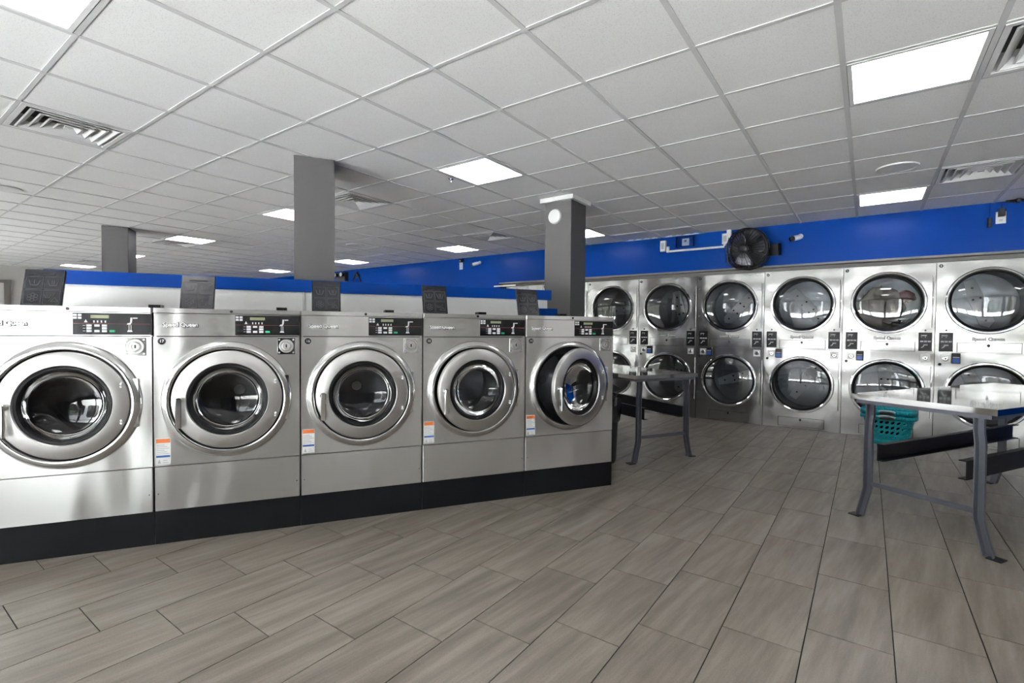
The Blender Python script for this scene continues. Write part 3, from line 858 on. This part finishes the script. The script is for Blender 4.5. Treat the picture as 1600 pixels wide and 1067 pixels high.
# short axis runs along the washer row; origin corner is the one nearest the dryers
sh2 = Vector((-math.sin(a2), math.cos(a2)))
B2 = A2 - sh2 * .79
t2.location = (B2.x, B2.y, 0); t2.rotation_euler = (0, 0, a2)
t2['label'] = 'farther steel-topped table in shade behind the end of the washer row'

# ------------------------------------------------------------------ bin and baskets
tt = thing('waste_bin', 'dark waste bin lined with a black bag beside the last washer', 'waste bin', WP(2.665, .72))
MB().lathe(0, 0, [(.0005, 0), (.155, 0), (.165, .02), (.19, .58), (.20, .60), (.185, .60), (.16, .04), (.0005, .03)], 40, axis='z').build('bin_body', 'bin', tt, True)
bg = MB(); r = random.Random(2); nu = 48; prof = [(.185, .40), (.20, .42), (.206, .50), (.208, .58), (.20, .64), (.185, .655), (.165, .62), (.15, .4), (.0005, .3)]
for k in range(nu):
    a = 2 * math.pi * k / nu
    for i, (rr, z) in enumerate(prof):
        w = 1 + (.03 * math.sin(9 * a + i * 1.7) + .025 * math.sin(17 * a - i * 2.3) + r.uniform(-.012, .012)) * (0 if i == 8 else 1)
        bg.v.append((rr * w * math.cos(a), rr * w * math.sin(a), z + (.012 * math.sin(11 * a + i) if i < 8 else 0)))
for k in range(nu):
    k2 = (k + 1) % nu; n9 = len(prof)
    for i in range(n9 - 1): bg.f.append((k * n9 + i, k * n9 + i + 1, k2 * n9 + i + 1, k2 * n9 + i))
bg.build('bin_bag', 'bag', tt)

def make_basket():
    T = thing('laundry_basket', '', 'laundry basket', group='nested teal laundry baskets')
    H = .345; L0, W0, L1, W1 = .185, .120, .240, .170
    SUP = []; e = .42
    for q in range(721):
        an = 2 * math.pi * q / 720; c, d = math.cos(an), math.sin(an)
        SUP.append((math.copysign(abs(c) ** e, c), math.copysign(abs(d) ** e, d)))
    ARC = [0.0]
    for q in range(720): ARC.append(ARC[-1] + math.hypot((SUP[q + 1][0] - SUP[q][0]) * L1, (SUP[q + 1][1] - SUP[q][1]) * W1))
    def per(s, z):
        # rounded-rectangle perimeter, s in 0..1
        k = z / H; a, b = L0 + (L1 - L0) * k, W0 + (W1 - W0) * k
        # equal steps of arc length along a superellipse
        tgt = (s % 1.0) * ARC[-1]; lo = 0
        while ARC[lo + 1] < tgt: lo += 1
        f = (tgt - ARC[lo]) / (ARC[lo + 1] - ARC[lo])
        x = SUP[lo][0] + (SUP[lo + 1][0] - SUP[lo][0]) * f; y = SUP[lo][1] + (SUP[lo + 1][1] - SUP[lo][1]) * f
        return (a * x, b * y)
    b = MB(); NS, rows = 26, 4
    zs = [.062 + .058 * q for q in range(rows + 1)]
    def P(s, z): x, y = per(s, z); return (x, y, z)
    def band(z0, z1, n=80):
        for q in range(n):
            b.add([P(q / n, z0), P((q + 1) / n, z0), P((q + 1) / n, z1), P(q / n, z1)], [(0, 1, 2, 3)])
    band(.0, zs[0]); band(zs[-1], H)
    for q in range(NS):
        s0, s1 = q / NS, (q + 1) / NS
        for rI in range(rows):
            z0, z1 = zs[rI], zs[rI + 1]
            angs = sorted([2 * math.pi * k / 12 for k in range(12)] + [math.pi / 4 + k * math.pi / 2 for k in range(4)])
            V = []
            for an in angs:
                c, d = math.cos(an), math.sin(an); mxx = max(abs(c), abs(d))
                ou, ov = c / mxx, d / mxx
                iu, iv = .72 * c + .08 * d, .62 * d + .22 * c
                for uu, vv in ((ou, ov), (iu, iv)): V.append(P(s0 + (s1 - s0) * (uu + 1) / 2, z0 + (z1 - z0) * (vv + 1) / 2))
            nn = len(angs)
            b.add(V, [(2 * k, 2 * ((k + 1) % nn), 2 * ((k + 1) % nn) + 1, 2 * k + 1) for k in range(nn)])
    # floor of the basket
    n = 80
    b.add([P(q / n, 0.002) for q in range(n)], [tuple(range(n))])
    o = b.build('basket_wall', 'teal', T, True)
    so = o.modifiers.new('thickness', 'SOLIDIFY'); so.thickness = .004; so.offset = 0
    rim = MB()
    path = []
    for q in range(80):
        x, y = per(q / 80, H); path.append((x * 1.03, y * 1.04, H))
    for q in range(80):
        x, y = path[q][0], path[q][1]; x2, y2 = path[(q + 1) % 80][0], path[(q + 1) % 80][1]
        f = 1.07
        rim.add([(x, y, H + .006), (x2, y2, H + .006), (x2 * f, y2 * f, H - .004), (x * f, y * f, H - .004), (x * f, y * f, H - .04), (x2 * f, y2 * f, H - .04)], [(0, 1, 2, 3), (3, 2, 5, 4)])
    o = rim.build('rim', 'teal', T, True)
    so = o.modifiers.new('thickness', 'SOLIDIFY'); so.thickness = .004
    for sy in (-1, 1):
        hp = [(.075 * math.cos(math.pi * q / 10), sy * (W1 * 1.13 + .008), H - .016 + .016 * math.sin(math.pi * q / 10)) for q in range(11)]
        MB().tube(hp, .010, 8).build('grip', 'grip', T, True)
        g = MB()
        pts = [(.072 * math.cos(2 * math.pi * q / 20), H - .034 + .014 * math.sin(2 * math.pi * q / 20)) for q in range(20)]
        yv = sy * (W1 * 1.125)
        g.poly(pts, yv - .003, yv + .003)
        g.build('grip_opening', 'black', T)
    return T
bk1 = make_basket(); bk1.location = (.215, 7.25, 0.001); bk1.rotation_euler = (0, 0, math.radians(-7))
bk1['label'] = 'lower of two nested teal laundry baskets standing on the floor by the dryers'
bk2 = copy_tree(bk1); bk2.location = (.215, 7.25, .059); bk2['label'] = 'upper teal laundry basket nested inside the one on the floor'

M['dark_fill'] = mat('dark_fill', (.012, .012, .014), .9, spec=.1)
lump('basket_dark_fill', 'dark lump added inside the teal laundry baskets to darken their holes', 'laundry', 'dark_fill', (.215, 7.25, .225), .15, 9, (.88, .58, .88))  # filler added inside the baskets so the holes look dark

# ------------------------------------------------------------------ things on the blue wall
def make_fan():
    T = thing('wall_fan', 'black caged fan mounted on the blue wall above the dryers', 'fan')
    R = .265
    g = MB()
    def circ(r, y, tr, n=48): g.tube([(r * math.cos(2 * math.pi * k / n), y, r * math.sin(2 * math.pi * k / n)) for k in range(n)], tr, 6, True)
    circ(R, -.02, .010); circ(R, .05, .008); circ(R * .97, -.055, .004); circ(.72 * R, -.088, .0025); circ(.45 * R, -.102, .0025); circ(.25 * R, -.108, .003); circ(.8 * R, .10, .003); circ(.5 * R, .13, .003)
    nw = 36
    for k in range(nw):
        a = 2 * math.pi * k / nw; c, d = math.cos(a), math.sin(a)
        g.tube([(r * R * c, y, r * R * d) for r, y in ((.18, -.108), (.45, -.104), (.72, -.09), (.97, -.055), (1.0, -.02))], .0028 if k % 2 else .004, 4)
        if k % 2: g.tube([(r * R * c, y, r * R * d) for r, y in ((1.0, -.02), (1.0, .05), (.8, .10), (.5, .13), (.25, .14))], .002, 4)
    g.build('cage', 'black', T)
    MB().lathe(0, 0, [(.0005, -.116), (.04, -.116), (.052, -.108), (.052, -.098), (.0005, -.098)], 32).build('cage_badge', 'black', T, True)
    MB().lathe(0, 0, [(.0005, .085), (.20, .082), (.245, .07), (.258, .05), (.252, .05), (.24, .064), (.0005, .078)], 40).build('rear_shroud', 'black', T, True)
    bl = MB()
    for k in range(3):
        a0 = k * 2 * math.pi / 3
        n1, n2 = 8, 6; o = len(bl.v)
        for i in range(n1 + 1):
            r = .05 + (.235 - .05) * i / n1
            for j in range(n2 + 1):
                s = j / n2 - .5; wd = 1.25 * (.75 + .25 * math.sin(math.pi * i / n1))
                a = a0 + s * wd + .25 * i / n1
                bl.v.append((r * math.cos(a), .02 + .045 * s * 2 * (.6 + .4 * i / n1), r * math.sin(a)))
        for i in range(n1):
            for j in range(n2):
                q = o + i * (n2 + 1) + j; bl.f.append((q, q + 1, q + n2 + 2, q + n2 + 1))
    o = bl.build('blades', 'fan_blade', T, True)
    so = o.modifiers.new('thickness', 'SOLIDIFY'); so.thickness = .003
    MB().lathe(0, 0, [(.0005, -.05), (.045, -.045), (.055, -.02), (.055, .05), (.085, .06), (.085, .16), (.07, .18), (.0005, .18)], 32).build('motor', 'black', T, True)
    MB().tube([(-.28, .01, -.02), (-.27, .02, -.16), (-.17, .05, -.25), (0, .08, -.285), (.17, .05, -.25), (.27, .02, -.16), (.28, .01, -.02)], .011, 8).build('yoke', 'black', T, True)
    MB().box(.05, .22, .12, .16, -.10, .06).box(.16, .33, .17, .262, -.13, .02).tube([(.1, .15, -.02), (.24, .22, -.05)], .03, 8).build('mount', 'black', T)
    return T
M['fan_blade'] = mat('grey_fan_blade', (.06, .06, .072), .35, .3)
fan = make_fan(); fan.location = (-1.335, 7.205, 2.405); fan.rotation_euler = (math.radians(8), 0, math.radians(-14))

def outlet(label, x, z, w=.075, h=.12):
    T = thing('outlet', label, 'outlet', (x, YB, z))
    MB().bevbox(-w / 2, w / 2, -.007, -.0005, -h / 2, h / 2, .002).build('cover_plate', 'white', T)
    s = MB()
    for zz in (-.03, .03): s.box(-.017, .017, -.009, -.006, zz - .014, zz + .014)
    s.build('sockets', 'print_white', T)['kind'] = 'stuff'
    s = MB()
    for zz in (-.03, .03): s.box(-.007, -.004, -.0095, -.008, zz - .004, zz + .008).box(.004, .007, -.0095, -.008, zz - .004, zz + .008)
    s.build('slots', 'black', T)['kind'] = 'stuff'
    return T
outlet('white outlet plate on the blue wall at the far right, black plug above it', 1.145, 2.552, .082, .128)
tt = thing('plug_adapter', 'black power adapter plugged into the right-hand outlet', 'plug', (1.145, YB, 2.59))
MB().bevbox(-.026, .026, -.075, -.0102, -.03, .05, .006).build('adapter_body', 'black', tt)
MB().tube([(0, -.04, .05), (.0, -.03, .075), (.008, -.012, .10), (.012, -.010, CEIL - 2.59 - .028)], .004, 6).build('cord', 'black', tt)
tt = thing('hanging_connector', 'small black connector hanging on a cord left of the right-hand outlet', 'connector', (1.055, YB, 2.505))
MB().bevbox(-.016, .016, -.035, -.002, -.05, .05, .005).build('connector_body', 'black', tt)
MB().tube([(0, -.015, .05), (.0, -.012, .12), (.004, -.008, CEIL - 2.505 - .002)], .0035, 6).build('cord', 'wall_blue', tt)
tt = thing('cable_bundle', 'tangle of black cables running under the ceiling at the far right', 'cable', (1.16, YB - .14, CEIL))
for q, (dy, dz) in enumerate(((0, -.018), (.03, -.026), (.055, -.016))):
    MB().tube([(.08 * i, dy + .014 * math.sin(i * 1.9 + q), dz + .010 * math.sin(i * 2.7 + q * 2)) for i in range(12)], .007, 6).build('cable', 'black', tt, True)
for q in range(4): MB().box(.08 + q * .14, .11 + q * .14, -.012, .07, -.040, -.006).build('cable_clip', 'black', tt)

outlet('white outlet on the distant blue wall left of the far security camera', -6.64, 2.575, .085, .15)
tt = thing('power_adapter', 'black adapter at the top of the distant outlet', 'plug', (-6.62, YB, 2.665))
MB().bevbox(-.03, .05, -.07, -.0102, -.03, .03, .006).build('adapter_body', 'black', tt)
MB().disc(.01, 0, .012, -.074, -.07, 12).build('indicator', 'white', tt)

def camera_unit(label, x, z, rz):
    T = thing('security_camera', label, 'security camera', (x, YB, z), 0, 'white bullet security cameras')
    MB().disc(0, 0, .032, -.02, -.001, 24).build('wall_base', 'white', T)
    MB().tube([(0, -.018, 0), (0, -.04, -.004), (0, -.055, -.01)], .012, 10).build('arm', 'white', T)
    b = MB().lathe(0, 0, [(.0005, .0), (.026, .0), (.033, -.01), (.034, -.125), (.030, -.13), (.0005, -.13)], 28).build('housing', 'white', T, True, (0, -.045, -.012))
    b.rotation_euler = (math.radians(14), 0, math.radians(rz))
    MB().lathe(0, 0, [(.036, -.12), (.036, -.15), (.030, -.152), (.028, -.131), (.0005, -.131)], 28).build('lens_hood', 'black', b, True)
    return T
camera_unit('white bullet security camera on the blue wall right of the fan', -.74, 2.545, -38)
camera_unit('small white security camera on the distant blue wall', -6.15, 2.60, -55)

# thermostat in a clear cover
tt = thing('thermostat', 'white thermostat inside a clear plastic guard left of the wall fan', 'thermostat', (-2.215, YB, 2.615))
MB().bevbox(-.05, .05, -.025, -.001, -.05, .05, .006).build('body', 'white', tt)
MB().box(-.018, .018, -.027, -.025, -.002, .030).build('screen', 'frame_grey', tt)
cv = MB(); w, h, dp = .125, .072, .075
cv.box(-w, w, -dp, -dp + .003, -h, h).box(-w, -w + .003, -dp + .003, -.001, -h, h).box(w - .003, w, -dp + .003, -.001, -h, h).box(-w + .003, w - .003, -dp + .003, -.001, h - .003, h).box(-w + .003, w - .003, -dp + .003, -.001, -h, -h + .003)
cv.build('guard', 'cover', tt)
# surface raceway with boxes
tt = thing('cable_raceway', 'white surface raceway running along the blue wall to the fan outlet', 'raceway', (-2.5, YB, 2.5))
MB().bevbox(.045, .83, -.022, -.001, -.017, .011, .004).build('channel', 'white', tt)
MB().bevbox(.0, .045, -.022, -.001, -.017, .07, .004).build('riser', 'white', tt)
MB().bevbox(.815, .845, -.022, -.001, .011, .06, .004).build('riser', 'white', tt)
b1 = MB().bevbox(-.085, -.003, -.055, -.001, .0, .16, .006).build('outlet_box', 'white', tt)
MB().box(-.066, -.022, -.057, -.055, .035, .125).build('outlet_face', 'grey_print', b1)
b2 = MB().bevbox(.80, .885, -.055, -.001, .03, .175, .006).build('outlet_box', 'white', tt)
MB().box(.820, .865, -.057, -.055, .06, .145).build('outlet_face', 'grey_print', b2)
MB().bevbox(.86, .92, -.05, -.001, .11, .235, .006).build('junction_box', 'white', tt)

# emergency light and bracket far along the wall
tt = thing('emergency_light', 'black emergency light with two white lamp heads high on the distant blue wall', 'emergency light', (-10.45, YB, 2.55))
MB().bevbox(-.20, .16, -.10, -.001, -.10, .12, .01).build('housing', 'black', tt)
for dx in (-.16, .08):
    h = MB().lathe(0, 0, [(.0005, .05), (.04, .045), (.055, 0), (.055, -.03), (.0005, -.032)], 20).build('lamp_head', 'black', tt, True, (dx, -.13, .06))
    MB().disc(0, 0, .047, -.036, -.0325, 20).build('lens', 'white', h)
tt = thing('wall_bracket', 'black angled bracket right of the distant emergency light', 'bracket', (-9.92, YB, 2.50))
MB().tube([(-.18, -.03, -.08), (-.05, -.05, .10), (.02, -.03, .16)], .016, 6).tube([(-.02, -.04, .14), (.10, -.04, .0), (.14, -.03, -.10)], .016, 6).build('arm', 'black', tt)
MB().box(-.06, .06, -.02, -.001, .02, .10).build('plate', 'black', tt)
